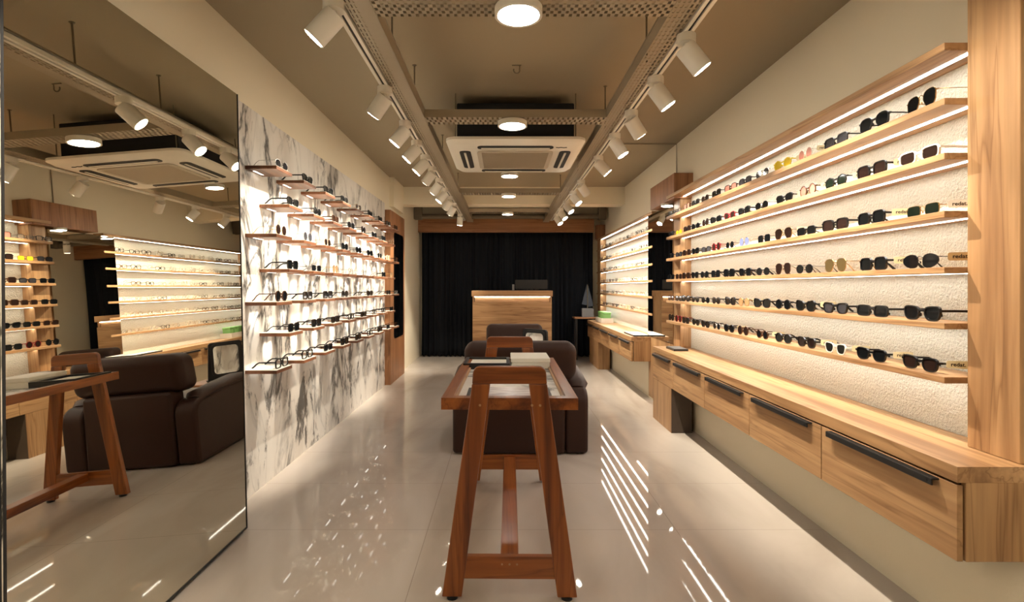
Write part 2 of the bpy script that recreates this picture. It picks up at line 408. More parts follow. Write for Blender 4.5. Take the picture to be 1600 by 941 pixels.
def eyewear(kind, wt, f, l, loc, rz, label, cat, group):
    key = (kind, wt, f, l)
    name = 'sunglasses' if l not in ('clear',) else 'eyeglasses'
    if key not in PROTO:
        t = thing(name, label, cat, loc, rz, group)
        PROTO[key] = (t, lens_parts(kind, wt, M['fr_'+f], M['ln_'+l], t)); return t, PROTO[key][1]
    src, ext = PROTO[key]
    r = src.copy(); C.objects.link(r); r.location = loc; r.rotation_euler = (0, 0, rz); r['label'] = label; r['group'] = group; r['category'] = cat
    for ch in list(src.children):
        if ch.name.split('.')[0] in ('frame', 'lens', 'temple'):
            c = ch.copy(); C.objects.link(c); c.parent = r
    return r, ext
PROTO1 = {}
def eyewear_small(kind, wt, f, l, loc, rz, label, group):
    key = (kind, wt, f, l)
    if key not in PROTO1:
        mb = MB(); lens_parts(kind, wt, None, None, None, mb)
        o = mb.build('eyeglasses', [M['fr_'+f], M['ln_'+l]], None, smooth=True); PROTO1[key] = o
    else:
        o = PROTO1[key].copy(); C.objects.link(o)
    o.location = loc; o.rotation_euler = (0, 0, rz)
    return tag(o, label, 'glasses', group)
COLW = dict(black='black', tort='tortoiseshell', gold='gold', silver='silver', white='white', red='red', pink='pink', yellow='yellow', clear='pale clear', brown='brown')
LENSW = dict(dark='dark', brown='brown', grey='grey', green='green', yellow='yellow', pink='pink', blue='blue', clear='clear', tan='tan', gold='gold tinted')
KINDW = dict(round='round', oval='oval', rect='rectangular', square='square', hex='hexagonal', wayfarer='chunky', cat='cat-eye', aviator='aviator', tea='teardrop')
# text on a tag as mesh
def text_mesh(s, size, mat, parent, loc, rot, name='printed_name'):
    cu = bpy.data.curves.new('t', 'FONT'); cu.body = s; cu.size = size; cu.align_x = 'CENTER'; cu.align_y = 'CENTER'; cu.extrude = .0002; cu.resolution_u = 2; cu.offset = .0003
    o = bpy.data.objects.new('t', cu); C.objects.link(o); bpy.context.view_layer.update()
    dg = bpy.context.evaluated_depsgraph_get(); me = bpy.data.meshes.new_from_object(o.evaluated_get(dg)); bpy.data.objects.remove(o)
    me.materials.clear(); me.materials.append(mat)
    r = bpy.data.objects.new(name, me); C.objects.link(r); r.parent = parent; r.location = loc; r.rotation_euler = rot
    return r
TAG_A = 74
def hang_tag(th, ext, mat, side=1):
    """card slipped over the temple on the near side; parts: price_tag > printed_name"""
    xe, ze = ext
    p = MB().prism(rrect(.062, .024, .006, 4), -.0006, .0006, 'y').build('price_tag', mat, th)
    p.location = (side*(xe+.0175), -.048, ze-.001)
    # turn so the card faces the near side of the shop and the aisle
    p.rotation_euler = (0, 0, math.radians(TAG_A))
    text_mesh('redat.', .017, M['ink'], p, (0, .0010, 0), (PI/2, 0, PI))
# ------------------------------------------------------------------ wall display units on the right
def display_unit(label, ya, yb, xf, xback, shelf_z, zt, pillars, py0, py1, slabs_end):
    t = thing('wall_display_unit', label, 'display shelf', (xback, ya, 0))
    ox, oy = xback, ya
    MB().box(xback-.012-ox, xback-.001-ox, py0-oy, py1-oy, .684, zt).build('back_panel', M['stucco'], t)
    for (p0, p1, z0, z1) in pillars:
        MB().box(1.646-ox, xback-.001-ox, p0-oy, p1-oy, z0, z1, .002, 1).build('pillar', M['oak_z'], t)
    for i, (z0, z1) in enumerate(shelf_z):
        sh = MB().box(xf-ox, xback-.013-ox, ya-oy, slabs_end-oy, z0, z1, .0015, 1).build('shelf', M['oak_y'], t)
        led = MB().box(1.664-ox, 1.686-ox, ya+.004-oy, slabs_end-.06-oy, z0-.0014, z0-.0004).build('led_strip', M['led'], sh)
    return t
ZS1 = [(2.092, 2.120), (1.899, 1.923), (1.704, 1.728), (1.4975, 1.521), (1.299, 1.321), (1.099, 1.121), (.906, .929)]
XF1 = 1.567
display_unit('large oak wall display nearest the camera with six lit shelves of sunglasses', 1.866, 5.06, XF1, 1.76, ZS1, 2.16,
             [(1.672, 1.864, .684, ZC-.002), (4.895, 5.078, .684, 2.10)], 1.80, 4.90, 5.06)
ZS2 = [(2.060, 2.088), (1.869, 1.893), (1.682, 1.706), (1.487, 1.511), (1.303, 1.327), (1.121, 1.145), (.931, .955)]
XF2 = 1.635
display_unit('far oak wall display towards the black curtain with lit shelves of eyeglasses', 5.80, 9.25, XF2, 1.76, ZS2, 2.10,
             [(8.95, 9.20, .684, 2.06)], 5.955, 8.97, 9.25)
# sunglasses, near unit: rows top to bottom, 14 per row, nearest first
YP = [2.012, 2.274, 2.53, 2.774, 3.0, 3.24, 3.485, 3.717, 3.946, 4.155, 4.375, 4.59, 4.80, 4.995]
T_ = ('wayfarer', 'thick', 'black', 'dark')
ROWS = [
 [('aviator', 'thin', 'gold', 'dark'), ('aviator', 'mid', 'black', 'dark'), ('square', 'mid', 'black', 'grey'), ('round', 'thin', 'clear', 'pink'), ('hex', 'mid', 'yellow', 'yellow'), ('hex', 'thin', 'silver', 'grey'),
  ('square', 'mid', 'black', 'grey'), ('square', 'mid', 'tort', 'pink'), ('square', 'mid', 'black', 'dark'), ('oval', 'mid', 'tort', 'brown'), ('square', 'mid', 'black', 'dark'), ('square', 'mid', 'tort', 'pink'), ('rect', 'thin', 'black', 'clear'), ('rect', 'mid', 'black', 'clear')],
 [('rect', 'thick', 'white', 'brown'), ('square', 'thick', 'black', 'brown'), ('hex', 'mid', 'black', 'green'), ('round', 'mid', 'tort', 'pink'), ('wayfarer', 'mid', 'black', 'dark'), ('oval', 'thin', 'black', 'dark'),
  T_, ('wayfarer', 'mid', 'red', 'brown'), T_, ('round', 'mid', 'black', 'brown'), ('oval', 'mid', 'black', 'dark'), ('square', 'mid', 'black', 'brown'), ('rect', 'thin', 'gold', 'yellow'), ('rect', 'mid', 'black', 'grey')],
 [('rect', 'thin', 'gold', 'green'), ('square', 'thick', 'black', 'dark'), ('square', 'thick', 'black', 'brown'), ('rect', 'mid', 'black', 'dark'), ('aviator', 'thin', 'gold', 'brown'), ('square', 'thin', 'black', 'dark'),
  ('round', 'thin', 'silver', 'blue'), ('oval', 'thin', 'black', 'dark'), ('round', 'mid', 'red', 'brown'), ('rect', 'mid', 'black', 'grey'), T_, ('square', 'mid', 'tort', 'brown'), ('rect', 'mid', 'black', 'grey'), ('rect', 'mid', 'black', 'dark')],
 [('tea', 'thin', 'black', 'dark'), ('square', 'thick', 'black', 'dark'), ('aviator', 'thin', 'gold', 'gold'), ('oval', 'thin', 'black', 'dark'), ('aviator', 'thin', 'brown', 'brown'), ('oval', 'thin', 'black', 'dark'),
  T_, ('square', 'thick', 'black', 'dark'), ('square', 'mid', 'black', 'dark'), ('oval', 'mid', 'black', 'dark'), T_, ('square', 'mid', 'tort', 'brown'), ('rect', 'mid', 'brown', 'brown'), ('rect', 'mid', 'black', 'dark')],
 [('wayfarer', 'thick', 'black', 'dark'), ('rect', 'thick', 'black', 'dark'), ('wayfarer', 'thick', 'black', 'grey'), ('cat', 'thick', 'black', 'dark'), ('hex', 'mid', 'black', 'dark'), ('cat', 'thick', 'black', 'dark'),
  ('round', 'thin', 'gold', 'tan'), ('cat', 'thick', 'black', 'dark'), ('oval', 'mid', 'black', 'dark'), ('oval', 'thin', 'black', 'dark'), ('oval', 'thin', 'black', 'dark'), T_, ('rect', 'mid', 'black', 'dark'), ('rect', 'mid', 'tort', 'brown')],
 [('wayfarer', 'thick', 'black', 'brown'), ('wayfarer', 'thick', 'black', 'dark'), ('wayfarer', 'mid', 'white', 'dark'), ('wayfarer', 'thick', 'black', 'brown'), ('oval', 'thick', 'black', 'dark'), ('oval', 'mid', 'tort', 'dark'),
  ('round', 'mid', 'tort', 'brown'), ('oval', 'thick', 'black', 'dark'), ('oval', 'thin', 'silver', 'dark'), T_, ('oval', 'mid', 'black', 'dark'), ('square', 'mid', 'black', 'dark'), ('round', 'mid', 'red', 'brown'), ('round', 'mid', 'black', 'dark')],
]
RN = ['top', 'second', 'third', 'fourth', 'fifth', 'bottom']
TAGS = {(5, 0): 'tagcream', (5, 1): 'tagcream', (5, 2): 'tagcream', (5, 3): 'tagcream', (3, 0): 'tagtan', (3, 1): 'tagcream', (2, 0): 'paper', (2, 1): 'tagcream', (2, 4): 'tagcream',
        (1, 1): 'tagcream', (1, 2): 'tagcream', (1, 3): 'tagcream', (1, 4): 'tagcream', (4, 3): 'tagcream', (4, 6): 'tagcream', (0, 3): 'tagcream', (0, 4): 'tagcream', (5, 5): 'tagcream', (5, 7): 'tagcream'}
S1 = 1.16
for r, row in enumerate(ROWS):
    zt = ZS1[r+1][1]
    for k, (kind, wt, f, l) in enumerate(row):
        lab = '%s %s sunglasses, %s lenses, %s on %s shelf of near oak display' % (COLW[f], KINDW[kind], LENSW[l], ORD[k], RN[r])
        if l == 'clear': lab = lab.replace('sunglasses', 'eyeglasses')
        o, ext = eyewear(kind, wt, f, l, (XF1+.030+rnd.uniform(-.004, .008), YP[k]+rnd.uniform(-.008, .008), zt), PI/2+(-.16 if (r, k) == (0, 0) else rnd.uniform(-.07, .07)), lab, 'glasses', 'sunglasses on the near right display')
        s_ = S1*(.93 if kind in ('round', 'oval') else 1.0) * (1.06 if (r, k) in ((4, 0), (1, 0), (0, 0), (3, 0)) else 1)
        o.scale = (s_, s_, s_)
        if (r, k) in TAGS: hang_tag(o, ext, M[TAGS[(r, k)]], -1)
# eyeglasses, far unit
SM = [('rect', 'thin', 'black', 'clear'), ('round', 'mid', 'clear', 'clear'), ('square', 'mid', 'black', 'clear'), ('oval', 'thin', 'gold', 'clear'), ('rect', 'mid', 'tort', 'clear'), ('square', 'mid', 'clear', 'clear'), ('round', 'thin', 'silver', 'clear'), ('rect', 'mid', 'black', 'clear')]
for r in range(6):
    for k in range(14):
        kind, wt, f, l = SM[rnd.randrange(len(SM))]
        lab = '%s %s eyeglasses, %s on %s shelf of far oak display' % (COLW[f], KINDW[kind], ORD[k], RN[r])
        o = eyewear_small(kind, wt, f, l, (XF2+.018, 6.05+k*.236+rnd.uniform(-.02, .02), ZS2[r+1][1]), PI/2+rnd.uniform(-.1, .1), lab, 'eyeglasses on the far right display')
        o.scale = (.86, .86, .86) if False else (1.1, .80, 1.1)
for r, c, w in ((0, 'green', 'green topped'), (1, 'pink', 'pink faced'), (2, 'green', 'green topped'), (3, 'paper', 'plain white'), (5, 'green', 'green topped')):
    t = thing('display_block', 'small %s card block at near end of %s shelf of far display' % (w, RN[r]), 'display block', (XF2+.055, 5.875, ZS2[r+1][1]), 0, 'card blocks on the far right display')
    MB().box(-.045, .045, -.055, .055, 0, .040, .004).build('block', M['paper'], t)
    MB().box(-.040, .040, -.050, .050, .0402, .055, .003).build('card_top', M[c], t)
# ------------------------------------------------------------------ counters
def counter(label, ya, yb, zt, zb, th, divs, leg, legmat, dark=False):
    xf = 1.428
    t = thing('drawer_counter', label, 'counter', (xf, ya, 0))
    ox, oy = xf, ya
    MB().prism([(xf-ox, ya-oy), (1.7465-ox, ya-oy), (1.7465-ox, yb-oy), (xf-ox, yb-oy)], zt-th, zt).build('countertop', M['oak_y'], t)
    cb = MB().box(xf+.022-ox, 1.646-ox, ya+.022-oy, yb-.004-oy, zb+.004, zt-th-.0005).build('carcass', M['black'], t)
    MB().box(xf+.028-ox, 1.646-ox, ya-oy, ya+.02-oy, zb, zt-th-.0005, .0015, 1).build('end_panel', M['oak_z'], t)
    for a, b in zip(divs[:-1], divs[1:]):
        d = MB().box(xf+.002-ox, xf+.021-ox, a+.003-oy, b-.003-oy, zb, zt-th-.009, .0012, 1).build('drawer', M['oak_y'], t)
        L = (b-a); c = (a+b)/2; w = L*.40
        h = MB()
        zc = zt-th-.012
        h.box(xf-.022-ox, xf+.012-ox, c-w-oy, c+w-oy, zc-.006, zc, .002, 1)
        h.box(xf-.024-ox, xf-.017-ox, c-w-oy, c+w-oy, zc-.024, zc, .003, 2)
        for q in (c-w*.93, c+w*.93): h.cyl((xf-.0255-ox, q-oy, zc-.013), (xf-.023-ox, q-oy, zc-.013), .0035, n=10)
        h.build('handle', M['blackmat'], d)
    la, lb = leg
    lg_ = MB().box(xf+.003-ox, 1.610-ox, la-oy, lb-oy, .0, zb-.001, .0015, 1).build('leg', M[legmat], t)
    if dark: MB().box(xf+.006-ox, 1.608-ox, la-.004-oy, la-.0003-oy, .001, zb-.002).build('leg_shade_face', M['shadelam'], lg_)  # thin dark sheet: shade on the leg's near face put into its colour
    return t
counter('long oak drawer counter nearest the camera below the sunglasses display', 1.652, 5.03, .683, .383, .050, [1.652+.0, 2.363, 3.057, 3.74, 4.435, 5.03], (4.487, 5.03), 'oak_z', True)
counter('far oak drawer counter with green boxes on its far end', 5.87, 8.94, .690, .415, .050, [5.87, 6.50, 7.13, 7.76, 8.36, 8.94], (7.95, 8.75), 'oak_z')
MB_l = MB().box(1.648, 1.7465, 5.03, 5.086, 0, .69).build('filler_panel', M['oak_z']); tag(MB_l, 'narrow oak panel closing the gap past the near counter', 'panel')
# things on the counters
def pad(name, label, cat, x0, x1, y0, y1, z, t_, topmat):
    t = thing(name, label, cat, ((x0+x1)/2, (y0+y1)/2, z)); w, d = (x1-x0)/2, (y1-y0)/2
    MB().prism(rrect(2*w, 2*d, .012), 0, t_).build('case', M['black'], t)
    MB().prism(rrect(2*w-.024, 2*d-.024, .006), t_+.0002, t_+.002).build('pad', M[topmat], t)
pad('display_tray', 'slim black tray with pale pad lying on far end of near counter', 'tray', 1.50, 1.63, 4.62, 4.86, .683, .018, 'greybox')
pad('display_tray', 'black edged tray with white pad on near end of far counter', 'tray', 1.46, 1.64, 5.90, 6.38, .690, .016, 'paper')
t = thing('card_tray', 'white card tray holding green boxes on the far counter', 'tray', (1.60, 8.35, .690))
MB().box(-.09, .09, -.26, .26, 0, .012, .003).box(-.09, -.082, -.26, .26, .010, .075).box(.082, .09, -.26, .26, .010, .075).box(-.082, .082, -.26, -.252, .010, .075).box(-.082, .082, .252, .26, .010, .075).build('tray', M['paper'], t)
for k in range(4):
    b = thing('gift_box', 'pale green box in the white card tray, %s' % ordn(k, 'from the camera'), 'box', (1.60, 8.17+k*.12, .7025), 0, 'green boxes on the far counter')
    MB().box(-.06, .06, -.05, .05, 0, .12, .006).build('box_body', M['green'], b)
    MB().box(-.063, .063, -.053, .053, .1205, .155, .008).build('lid', M['green'], b)
# ------------------------------------------------------------------ gap mirror, header
g = thing('wall_mirror', 'tall clear mirror between the two oak displays under the wooden header', 'mirror', (1.70, 5.52, 0))
MB().box(-.054, .045, -.425, .44, .02, 2.055).build('backing_board', M['oak_z'], g)
MB().box(-.060, -.0545, -.427, .442, .70, 2.056).build('mirror_glass', M['mirror2'], g)
h = thing('header_box', 'walnut header box on the wall above the clear mirror', 'box', (1.67, 5.26, 2.075))
MB().box(-.088, .089, -.39, .40, 0, .235, .002, 1).build('casing', M['wal_z'], h)
h2 = thing('header_box', 'small dark walnut box high on the wall beside the curtain', 'box', (1.68, 9.12, 2.0885))
MB().box(-.07, .0799, -.03, .125, 0, .24, .002, 1).build('casing', M['wal_z'], h2)
d = thing('round_downlight', 'small lit round downlight under the walnut header box', 'ceiling light', (1.62, 5.22, 2.075))
MB().cyl((0, 0, -.022), (0, 0, -.0005), .055, n=28).build('rim', M['white'], d, smooth=True)
MB().cyl((0, 0, -.0235), (0, 0, -.0222), .047, n=28).build('diffuser', M['down'], d)
# conduit above header
tag(MB().tube([(1.752, 5.32, 2.311), (1.752, 5.32, 2.697), (-.0+.86, 5.32, 2.697)], .006, 8).build('conduit', M['galv']), 'thin conduit running up the wall from walnut header box', 'pipe')
# ------------------------------------------------------------------ floating shelves on the marble
XM = XL+.0062
ROWZ = [1.96, 1.762, 1.562, 1.362, 1.162, .965, .763]
sh0 = None
SHELF_E = .16
LFT = [
 [('oval', 'thin', 'silver', 'grey'), T_, T_, ('rect', 'thick', 'black', 'dark'), ('oval', 'thin', 'gold', 'brown'), T_, T_, ('square', 'mid', 'black', 'dark'), ('square', 'mid', 'tort', 'brown')],
 [T_, ('oval', 'mid', 'black', 'dark'), ('wayfarer', 'thick', 'tort', 'brown'), ('oval', 'mid', 'black', 'dark'), ('round', 'mid', 'black', 'dark'), T_, ('square', 'thick', 'black', 'dark'), ('oval', 'thin', 'clear', 'tan')],
 [('round', 'thin', 'gold', 'brown'), ('round', 'thin', 'silver', 'grey'), ('oval', 'thin', 'gold', 'brown'), ('oval', 'mid', 'black', 'dark'), ('oval', 'mid', 'black', 'dark'), ('wayfarer', 'thick', 'black', 'dark'), ('oval', 'thin', 'black', 'dark'), ('square', 'mid', 'clear', 'tan'), ('oval', 'mid', 'tort', 'brown')],
 [('square', 'thick', 'black', 'dark'), ('rect', 'thin', 'black', 'dark'), ('round', 'thin', 'gold', 'tan'), ('oval', 'thin', 'silver', 'clear'), ('square', 'thin', 'silver', 'clear'), ('oval', 'thin', 'silver', 'clear'), ('square', 'mid', 'black', 'dark'), ('round', 'thin', 'gold', 'clear')],
 [('round', 'mid', 'tort', 'dark'), ('square', 'thick', 'black', 'dark'), ('square', 'thick', 'black', 'dark'), ('oval', 'mid', 'black', 'dark'), ('rect', 'thin', 'black', 'clear'), ('rect', 'thick', 'black', 'dark'), ('rect', 'thin', 'black', 'clear'), ('rect', 'mid', 'black', 'dark'), ('rect', 'mid', 'black', 'clear')],
 [('square', 'mid', 'black', 'dark'), ('square', 'thick', 'black', 'dark'), ('rect', 'thick', 'black', 'dark'), ('rect', 'thick', 'black', 'clear'), ('rect', 'thick', 'black', 'dark'), ('rect', 'mid', 'black', 'clear'), ('rect', 'thick', 'black', 'clear'), ('rect', 'mid', 'black', 'dark')],
 [('square', 'thick', 'black', 'clear'), ('square', 'thick', 'black', 'clear'), ('rect', 'thick', 'black', 'dark'), ('square', 'thick', 'black', 'dark'), ('rect', 'thick', 'black', 'dark'), ('rect', 'thick', 'black', 'clear'), ('square', 'thick', 'black', 'dark'), ('rect', 'thick', 'black', 'dark'), ('rect', 'mid', 'tort', 'brown')],
]
RL = ['top', 'second', 'third', 'fourth', 'fifth', 'sixth', 'bottom']
for r, zt in enumerate(ROWZ):
    ys = [3.06+.42*k for k in range(9)] if r % 2 == 0 else [3.24+.42*k for k in range(8)]
    for k, y in enumerate(ys):
        lab = 'walnut edged floating shelf on the marble wall, %s in %s row' % (ordn(k, 'shelf'), RL[r])
        if sh0 is None:
            sh0 = thing('floating_shelf', lab, 'shelf', (XM, y, zt), 0, 'floating shelves on the marble wall')
            MB().box(0, .185, 0, .225, -.021, -.0015, .0012, 1).build('board', M['shelfwood'], sh0)
            MB().box(.002, .1835, .0015, .2235, -.0014, 0).build('top_laminate', M['paper'], sh0)
            MB().box(.020, .032, .055, .170, -.0217, -.0212).build('led_strip', M['ledsmall'], sh0)
        else: dup(sh0, (XM, y, zt), (0, 0, 0), lab)
        if r < 6 and (r, k) != (0, 0):
            L = bpy.data.lights.new('shelf_lamp', 'AREA'); L.shape = 'RECTANGLE'; L.size = .115; L.size_y = .010; L.energy = SHELF_E; L.color = (1, .92, .80); L.spread = math.radians(48)
            lo = bpy.data.objects.new('shelf_lamp', L); C.objects.link(lo); lo.location = (XM+.026, y+.112, zt-.0225); lo.rotation_euler = Vector((-.16, 0, -1)).to_track_quat('-Z', 'Y').to_euler()
        kind, wt, f, l = LFT[r][k]
        lab = '%s %s sunglasses, %s lenses, %s in %s row on marble wall' % (COLW[f], KINDW[kind], LENSW[l], ORD[k], RL[r])
        if l == 'clear': lab = lab.replace('sunglasses', 'eyeglasses')
        o, ext = eyewear(kind, wt, f, l, (XM+.165, y+.112+rnd.uniform(-.01, .01), zt), -PI/2+rnd.uniform(-.06, .06), lab, 'glasses', 'eyewear on the marble wall shelves')
        o.scale = (1.16, 1.10, 1.16)
# wooden panel with the dark mirror at the end of the left wall
p = thing('mirror_panel', 'tall walnut wall panel with rounded dark mirror past the marble wall', 'panel', (XL, 7.14, 0))
MB().box(.001, .075, -.46, .48, .0, 2.235, .002, 1).build('board', M['wal_z'], p)
MB().prism(rrect(.66, 1.40, .07, 6, .04, 1.27), .076, .081, 'x').build('mirror_glass', M['mirror2'], p)
# ------------------------------------------------------------------ curtain, pelmet, pipe
cm = MB(); n = 620; x0, x1 = -1.47, 1.60
rows = 14; V = []
for j in range(rows+1):
    z = .015 + (2.235-.015)*j/rows; row = []
    for i in range(n+1):
        u = i/n; x = x0+(x1-x0)*u
        ph = u*2*PI*34 + 1.1*math.sin(u*31) + .5*math.sin(u*77+j*.15)
        amp = .036*(.85+.3*math.sin(u*47)) * (1 - .25*j/rows)
        row.append(cm.bm.verts.new((x + .010*math.sin(2*ph)*(1-j/rows*.5), 9.40 + amp*math.sin(ph) + .012*math.sin(u*19+j*.2), z + (.012*math.sin(ph*1.0+1) if j == 0 else 0))))
    V.append(row)
for j in range(rows):
    for i in range(n): cm.bm.faces.new((V[j][i], V[j][i+1], V[j+1][i+1], V[j+1][i]))
cu = cm.build('curtain', M['curtain'], smooth=True)
sm = cu.modifiers.new('thickness', 'SOLIDIFY'); sm.thickness = .004
tag(cu, 'floor length black pleated curtain across the back of the shop', 'curtain')
tag(MB().box(XL+.002, XR-.16, 9.27, 9.345, 2.215, 2.475, .002, 1).box(XL+.002, XR-.16, 9.3455, Y1-.0005, 2.45, 2.474).build('pelmet', M['wal_x']), 'reddish wooden pelmet board above the black curtain', 'pelmet')
pp = thing('ceiling_duct', 'dark round duct with end brackets crossing in front of pelmet', 'duct', (0, 8.85, 2.44))
MB().cyl((-1.40, 0, 0), (1.66, 0, 0), .042, n=20).build('pipe', M['ceil_dark'], pp, smooth=True)
for s_ in (-1.44, 1.66): MB().box(s_-.065, s_+.065, -.06, .06, -.055, .20, .006).build('bracket', M['ceil_dark'], pp)
# ------------------------------------------------------------------ cable trays
def perforated(mb, x0, x1, y0, y1, z, along, hole, pitch, rows_, gapr, solid_side=0, th=.003, stag=0):
    """flat plate in xy with a grid of real rectangular holes; along = axis of the slots rows"""
    if along == 'y': A0, A1, B0_, B1_ = y0, y1, x0, x1
    else: A0, A1, B0_, B1_ = x0, x1, y0, y1
    na = int((A1-A0)/pitch); a = [A0]
    off = ((A1-A0)-na*pitch)/2
    for i in range(na): s_ = A0+off+i*pitch+(pitch-hole)/2; a += [s_, s_+hole]
    a.append(A1)
    bw = (B1_-B0_-abs(solid_side))/rows_; b = [B0_]
    st = B0_ + (solid_side if solid_side > 0 else 0)
    for j in range(rows_): s_ = st+j*bw+gapr/2; b += [s_, s_+bw-gapr]
    b.append(B1_)
    def P(u, v, zz): return (v, u, zz) if along == 'y' else (u, v, zz)
    cache = {}
    def vv(i, j):
        if (i, j) not in cache:
            sh = 0
            cache[(i, j)] = mb.bm.verts.new(P(a[i], b[j], z))
        return cache[(i, j)]
    for i in range(len(a)-1):
        for j in range(len(b)-1):
            if i % 2 == 1 and j % 2 == 1 and (stag == 0 or ((i//2 + j//2) % 2 == 0)): continue
            mb.bm.faces.new((vv(i, j), vv(i+1, j), vv(i+1, j+1), vv(i, j+1)))
    return mb
ZT = 2.385
def long_tray(label, x0, x1, lx0, lx1, solid, rods):
    t = thing('cable_tray', label, 'cable tray', ((x0+x1)/2, 2, ZT)); ox = (x0+x1)/2; oy = 2
    b = perforated(MB(), x0-ox, x1-ox, 1.2-oy, 9.2-oy, 0, 'y', .026, .040, 3 if solid else 5, .011, solid).build('perforated_base', M['galv'], t)
    s = b.modifiers.new('sheet', 'SOLIDIFY'); s.thickness = .002
    for x in (x0, x1): MB().box(x-ox-.001, x-ox+.001, 1.2-oy, 9.2-oy, 0, .065).box(x-ox-.004, x-ox+.004, 1.2-oy, 9.2-oy, .062, .066).build('side_rail', M['galv'], t)
    for (x, y) in rods: MB().cyl((x-ox, y-oy, .0), (x-ox, y-oy, ZC-ZT-.0005), .005, n=8).cyl((x-ox, y-oy, ZC-ZT-.004), (x-ox, y-oy, ZC-ZT-.0008), .014, n=10).build('hanger_rod', M['rod'], t)
    return t
long_tray('long beige cable tray hung along the left side of ceiling', -.639, -.532, -.72, -.70, -.058, [(-.585, 2.75), (-.585, 3.44), (-.585, 5.02), (-.585, 6.7)])
long_tray('long perforated beige cable tray hung along the right side of ceiling', .690, .791, 0, 0, 0, [(.735, 2.70), (.735, 3.8), (.735, 5.2), (.735, 6.8)])
def cross_tray(label, y0, y1, rows_, hole, pitch, gap, stag):
    t = thing('cable_tray', label, 'cable tray', (.079, y0, ZT+.003))
    b = perforated(MB(), -.6095, .6095, 0, y1-y0, 0, 'x', hole, pitch, rows_, gap, 0, stag=stag).build('perforated_base', M['galv'], t)
    s = b.modifiers.new('sheet', 'SOLIDIFY'); s.thickness = .002
    for y in (0, y1-y0): MB().box(-.6095, .6095, y-.001, y+.001, 0, .052).build('side_rail', M['galv'], t)
cross_tray('beige perforated cross tray nearest the camera behind the big downlight', 2.037, 2.206, 7, .013, .016, .003, 1)
cross_tray('beige slotted cross tray directly in front of the air conditioner', 3.515, 3.668, 3, .014, .017, .006, 1)
cross_tray('dark slotted cross tray just before the cream ceiling beam', 6.33, 6.49, 2, .016, .032, .02, 0)
cross_tray('farthest cross tray under the ceiling near the curtain', 7.95, 8.09, 2, .016, .032, .02, 0)
def track(label, x):
    t = thing('lighting_track', label, 'lighting track', (x, 2, ZT-.006)); oy = 2
    mb = MB()
    for (a, b, c, d) in ((-.0225, -.007, 0, .028), (.007, .0225, 0, .028), (-.0225, .0225, .022, .030)): mb.box(a, b, 1.2-oy, 8.95-oy, c, d)
    mb.build('rail', M['white'], t)
    MB().box(-.0068, .0068, 1.2-oy, 8.94-oy, .008, .0215).build('slot', M['blackmat'], t)
    MB().box(-.0225, .0225, 8.951-oy, 8.965-oy, 0, .030).build('end_cap', M['white'], t)
track('white lighting track beside the left cable tray', -.672)
track('white lighting track beside the right cable tray', .8185)
# ------------------------------------------------------------------ track spots
def lamp(name, kind, loc, direction, energy, col, **kw):
    L = bpy.data.lights.new(name, kind); L.energy = energy; L.color = col
    for k, v in kw.items(): setattr(L, k, v)
    o = bpy.data.objects.new(name, L); C.objects.link(o); o.location = loc
    if direction is not None: o.rotation_euler = Vector(direction).to_track_quat('-Z', 'Y').to_euler()
    return o
SPOTS = {}
WARM = (1, .87, .69)
SPOT_E = 120
def track_spot(x, y, d, label, group, E):
    d = Vector(d).normalized()
    t = thing('track_spotlight', label, 'spotlight', (x, y, ZT-.006), 0, group)
    MB().cyl((0, 0, -.038), (0, 0, -.0005), .042, n=28).build('adapter', M['white'], t, smooth=True)
    piv = Vector((0, 0, -.05)); c0 = piv + Vector((0, 0, -.012)) - d*.012; c1 = c0 + d*.128
    MB().cyl((0, 0, -.037), tuple(piv + Vector((0, 0, -.02))), .011, n=12).build('swivel', M['white'], t, smooth=True)
    hd = MB().cyl(tuple(c0), tuple(c1), .046, n=28)
    hd.build('head', M['white'], t, smooth=True)
    MB().cyl(tuple(c1+d*.0004), tuple(c1+d*.002), .039, n=28).build('lens', M['lens_on'], t)
    w = Vector((x, y, ZT-.006)) + c1 + d*.012
    lamp('spot_lamp', 'SPOT', w, d, E, WARM, spot_size=math.radians(58 if x < 0 else 74), spot_blend=.55, shadow_soft_size=.010)
LY = [2.23, 3.19, 3.85, 4.36, 4.84, 5.31, 5.88, 6.46, 7.05, 7.6, 8.72]
LD = [(-.66, .0, -.72), (-.62, .24, -.75), (-.62, -.02, -.76), (-.66, -.05, -.72), (-.66, -.05, -.72), (-.62, .28, -.72), (-.62, .25, -.74), (-.60, -.10, -.76), (-.55, .3, -.76), (-.5, .3, -.8), (-.1, .15, -1)]
for k, (y, d) in enumerate(zip(LY, LD)):
    track_spot(-.672, y*.93, d, 'white track spotlight on the left track, %s' % ordn(k, 'from the camera'), 'spotlights on the left track', 68)
RY = [2.53, 3.04, 3.62, 4.16, 4.87, 5.97, 6.66, 7.40, 8.1, 8.75]
RD = [(.60, .0, -.75), (.56, -.02, -.78), (.58, .26, -.76), (.50, -.10, -.82), (.66, -.04, -.72), (.6, .4, -.7), (.55, -.35, -.8), (.55, -.35, -.78), (.5, -.35, -.8), (.5, -.35, -.8)]
for k, (y, d) in enumerate(zip(RY, RD)):
    track_spot(.8185, y*.93, d, 'white track spotlight on the right track, %s' % ordn(k, 'from the camera'), 'spotlights on the right track', 72)
